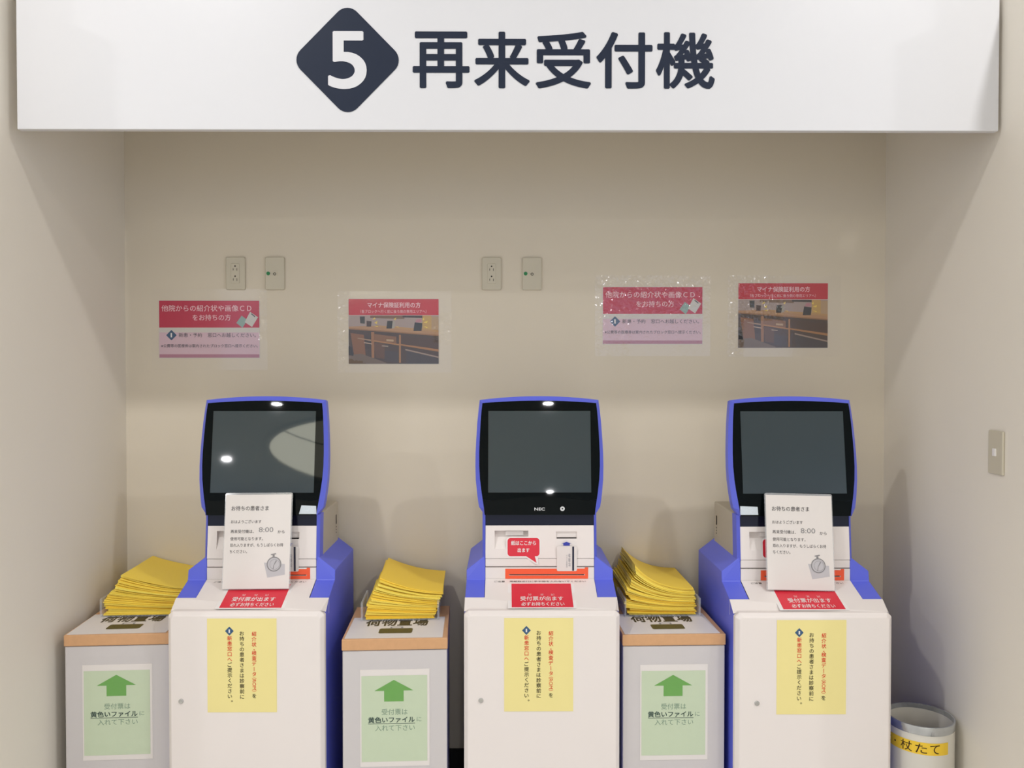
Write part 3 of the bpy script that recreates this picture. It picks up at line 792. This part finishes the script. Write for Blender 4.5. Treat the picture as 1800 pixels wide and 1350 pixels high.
def photo_poster(label, x, z, film, amp, seed, where):
    t = thing('photo_poster', label, 'poster', (x, -0.0006, z), 0, 'laminated posters on the back wall')
    fr = Frame((0, 0, 0)); w, h = 0.1655, 0.119
    slab('paper', fr, rect(-0.1665, -0.120, 0.1665, 0.120), WPAPER, t, 0.0, 0.0004)
    ban = flat('red_banner', fr, [rect(-w, 0.060, w, h)], mat('banner_red', (200, 34, 58), 0.35, 0.4, noise=0.06), t, 0.0007)
    text('banner_lettering', fr, [('マイナ保険証利用の方', -0.096, 0.099, 0.097, 0.0205)], PINKW, ban, 0.0011, 0.018)
    text('banner_subline', fr, [('（各ブロックへ行く前に後ろ側の専用エリアへ）', -0.122, 0.121, 0.0735, 0.0125)], PINKW, ban, 0.0011, 0.0)
    P = [  # printed photograph of a counter: polygons in 0..1 of the photo, colour
        ([(0, 0), (1, 0), (1, 1), (0, 1)], (66, 48, 40)),
        ([(0, .72), (1, .58), (1, 1), (0, 1)], (170, 152, 146)),
        ([(.24, .95), (.62, .93), (.62, 1), (.24, 1)], (120, 92, 70)), ([(.60, .96), (.82, .95), (.82, 1), (.60, 1)], (46, 40, 38)),
        ([(.82, .70), (.92, .70), (.92, 1), (.82, 1)], (196, 158, 90)), ([(.92, .70), (1, .69), (1, .98), (.92, .98)], (182, 152, 118)),
        ([(.30, .80), (1, .70), (1, .62), (.30, .74)], (186, 146, 96)),
        ([(0, .73), (1, .58), (1, .66), (.5, .735), (.25, .79), (0, .77)], (180, 138, 98)),
        ([(0, .715), (1, .575), (1, .60), (0, .74)], (150, 106, 68)),
        ([(.13, .84), (.18, .83), (.18, .98), (.125, .98)], (34, 40, 36)), ([(.20, .77), (.25, .77), (.255, .88), (.20, .89)], (64, 40, 34)),
        ([(.42, .73), (.48, .73), (.49, .89), (.43, .89)], (26, 30, 28)), ([(.48, .73), (.51, .74), (.515, .87), (.49, .88)], (170, 164, 152)),
        ([(.72, .68), (.81, .68), (.82, .84), (.735, .86)], (22, 28, 38)), ([(.74, .86), (.81, .86), (.81, .93), (.76, .93)], (186, 128, 138)),
        ([(.26, .91), (.29, .96), (.30, .93)], (232, 204, 92)), ([(.285, .85), (.32, .89), (.315, .82)], (232, 204, 92)), ([(.28, .79), (.33, .78), (.32, .76)], (232, 204, 92)),
        ([(.50, .93), (.53, .96), (.52, .90)], (232, 204, 92)), ([(.52, .78), (.56, .77), (.55, .75)], (226, 190, 90)),
        ([(.82, .92), (.84, .96), (.84, .90)], (236, 210, 90)), ([(.83, .86), (.88, .89), (.87, .84)], (236, 210, 90)), ([(.83, .78), (.88, .76), (.87, .74)], (236, 210, 90)),
        ([(.02, .64), (.17, .60), (.19, .16), (.06, .18)], (134, 86, 50)), ([(.17, .60), (.25, .58), (.25, .30), (.19, .30)], (52, 36, 30)),
        ([(.25, .66), (.285, .66), (.285, .12), (.255, .13)], (160, 110, 68)), ([(.28, .62), (.53, .56), (.53, .40), (.28, .46)], (132, 90, 56)),
        ([(.28, .46), (.56, .38), (.56, .41), (.28, .49)], (176, 122, 70)), ([(.28, .44), (.40, .41), (.40, .10), (.30, .13)], (96, 62, 42)),
        ([(.56, .60), (.58, .60), (.58, .02), (.56, .02)], (172, 122, 76)), ([(.58, .58), (1, .50), (1, .28), (.58, .36)], (70, 46, 34)),
        ([(.58, .38), (1, .25), (1, .30), (.58, .41)], (168, 116, 66)), ([(.63, .28), (1, .12), (1, .15), (.63, .31)], (158, 136, 122)),
        ([(.64, .27), (1, .11), (1, 0), (.64, 0)], (58, 52, 56)), ([(.40, .28), (.55, .24), (.55, .02), (.40, .06)], (62, 54, 58)),
        ([(.10, .54), (.25, .50), (.25, .47), (.10, .52)], (166, 134, 106)), ([(.17, .45), (.26, .42), (.26, .40), (.17, .43)], (186, 160, 140)),
        ([(.42, .47), (.50, .46), (.50, .50), (.42, .51)], (188, 158, 122)), ([(.37, .38), (.44, .37), (.44, .355), (.37, .365)], (190, 170, 150)),
        ([(0, .18), (.14, .21), (.42, .02), (.42, 0), (0, 0)], (112, 94, 80)), ([(0, .36), (.03, .36), (.055, .16), (0, .18)], (24, 22, 26)),
    ]
    b = MB(); x0, x1, y0, y1 = -w, w, -h, 0.0585
    for i, (poly, c) in enumerate(P):
        b.add([fr.p(x0 + (x1 - x0) * px, y0 + (y1 - y0) * py, 0.0006 + i * 0.00003) for px, py in poly], [tuple(range(len(poly)))], rgb(*c))
    obj('counter_photo_print', b, PHOTO, t, recalc=False)
    film_sheet(fr, -0.206, -0.152, 0.213, 0.148, film, t, amp, seed, where)
    return t

pink_poster('pink and crimson laminated poster near the left wall, under an outlet pair', -1.092, 1.649, FILM_WALL, 0.00070, 3, lambda u, v: 0.9 if u > 0.93 and v > 0.35 else 0.02)
photo_poster('smooth red topped poster with counter photo, left of the middle kiosk', -0.415, 1.641, FILM_WALL, 0.00070, 4, lambda u, v: 0.9 if (u < 0.10 or (u > 0.84 and 0.35 < v < 0.75)) else 0.05)
pink_poster('crinkled glossy pink and crimson poster, right of the middle kiosk', 0.540, 1.700, FILM_CRINKLED, 0.00130, 5, lambda u, v: min(1, max(0.10, (v - 0.35) * 1.5)) if u > 0.3 or v > 0.75 else 0.25)
photo_poster('red topped counter photo poster with sparkling film, above the kiosk by the umbrella stand', 1.022, 1.700, FILM_CRINKLED, 0.00130, 6, lambda u, v: 1.0 if (u < 0.14 or (v > 0.45 and u < 0.5)) else 0.05)

# ------------------------------------------------------------------ umbrella stand
us = thing('umbrella_stand', 'white cylindrical umbrella stand with silver taped rim and yellow label', 'umbrella stand', (1.292, -0.497, 0))
R0, HT, NS = 0.0960, 0.423, 48
def circ(r, z): return [(r * math.cos(2 * math.pi * i / NS), r * math.sin(2 * math.pi * i / NS), z) for i in range(NS)]
b = MB(); b.loft([circ(R0 - 0.004, 0.0), circ(R0, 0.006), circ(R0, HT - 0.002), circ(R0 - 0.0025, HT - 0.002), circ(R0 - 0.004, 0.05)])
obj('bucket', b, STANDW, us, smooth=True)
b = MB(); b.loft([circ(R0 + 0.0006, HT - 0.026), circ(R0 + 0.0018, HT - 0.024), circ(R0 + 0.0018, HT), circ(R0 - 0.003, HT), circ(R0 - 0.0032, HT - 0.014)], cap0=False, cap1=False)
obj('taped_rim', b, TAPES, us, smooth=True)
def wrap(phi, z, h=0.0): return ((R0 + h) * math.sin(phi), -(R0 + h) * math.cos(phi), z)
b = MB(); pa, pb, n = math.radians(-105), math.radians(25), 24
LZ0, LZ1 = 0.339, 0.376
for hh in (0.0005,):
    vs_ = [wrap(pa + (pb - pa) * i / n, z, hh) for i in range(n + 1) for z in (LZ0, LZ1)]
    b.add(vs_, [(2 * i, 2 * i + 2, 2 * i + 3, 2 * i + 1) for i in range(n)])
lab = obj('yellow_label', b, YTAPE, us, recalc=False)
b = MB()
for ch, deg, wd, ht in (('傘', -93, 0.034, 0.030), ('・', -72, 0.006, 0.006), ('杖', -50, 0.034, 0.030), ('た', -25, 0.032, 0.028), ('て', -2, 0.028, 0.027)):
    v, f, (a0, b0, a1, b1) = glyphs(ch, 0.004, 4)
    pts = []
    for x, y in v:
        dx = (x - (a0 + a1) / 2) * wd / (a1 - a0); dz = (y - (b0 + b1) / 2) * ht / (b1 - b0)
        pts.append(wrap(math.radians(deg) + dx / R0, (LZ0 + LZ1) / 2 + dz, 0.0010 + 4e-6 * (len(pts) // max(1, len(v) // 4))))
    b.add(pts, f)
obj('label_lettering', b, MARKER, lab, recalc=False)

# ------------------------------------------------------------------ hall ceiling: downlights, two of them added fill, and a lit oval cove (seen mirrored in the screens)
def downlight(i, x, y, watts):
    where = ['over the left kiosk', 'over the kiosk by the umbrella stand', 'over the middle of the recess mouth', 'first of the far row', 'middle of the far row', 'last of the far row', 'beside the oval cove', 'deepest in the hall', 'added left of the recess mouth to light the right wall', 'added right of the recess mouth to light the left wall'][i]
    t = thing('ceiling_downlight', 'round recessed ceiling downlight ' + where, 'downlight', (x, y, CEIL), 0, 'hall downlights')
    b = MB(); r0, r1 = 0.075, 0.095
    def c(r, z): return [(r * math.cos(2 * math.pi * k / 32), r * math.sin(2 * math.pi * k / 32), z) for k in range(32)]
    b.loft([c(r0, -0.001), c(r0, -0.008), c(r1, -0.006), c(r1, -0.0005)], cap0=False, cap1=False)
    obj('trim_ring', b, SOFFIT, t)
    b = MB(); b.add(c(r0, -0.003), [tuple(reversed(range(32)))]); obj('lens', b, TUBE, t, recalc=False)
    L = bpy.data.lights.new('downlight_lamp', 'AREA'); L.shape = 'DISK'; L.size = 0.14; L.energy = watts
    L.color = (1.0, 0.995, 1.0)
    lo = bpy.data.objects.new('downlight_lamp', L); COL.objects.link(lo)
    lo.parent = t; lo.location = (0, 0, -0.012)
for i, (x, y, wv) in enumerate(DOWNLIGHTS):
    downlight(i, x, y, wv)

cv = thing('oval_ceiling_cove', 'glowing oval ceiling cove of the hall, mirrored in the left screen', 'ceiling cove', (-2.02, -14.5, CEIL))
def ell(k_, z, n=64):
    out = []
    for i in range(n):
        a = 2 * math.pi * i / n; c_ = math.cos(a)
        out.append(((2.58 if c_ < 0 else 0.70) * c_ * k_, 4.3 * math.sin(a) * k_, z))
    return out
b = MB(); b.loft([ell(1.04, -0.0005), ell(1.04, -0.03), ell(1.0, -0.03), ell(1.0, -0.0005)], cap0=False, cap1=False)
obj('rim', b, SOFFIT, cv)
b = MB(); b.add(ell(1.0, -0.004), [tuple(reversed(range(64)))]); obj('glowing_panel', b, COVE, cv, recalc=False)
b = MB()
arc = [(-1.75, 3.15), (-1.62, 2.55), (-1.42, 2.00), (-1.10, 1.50), (-0.60, 1.20), (0.2, 1.1)]
b.add([(x, y, -0.008) for x, y in arc] + [(x + 0.03, y + 0.10, -0.008) for x, y in arc], [(i, i + 1, i + 7, i + 6) for i in range(5)])
obj('step_rim', b, SOFFIT, cv)
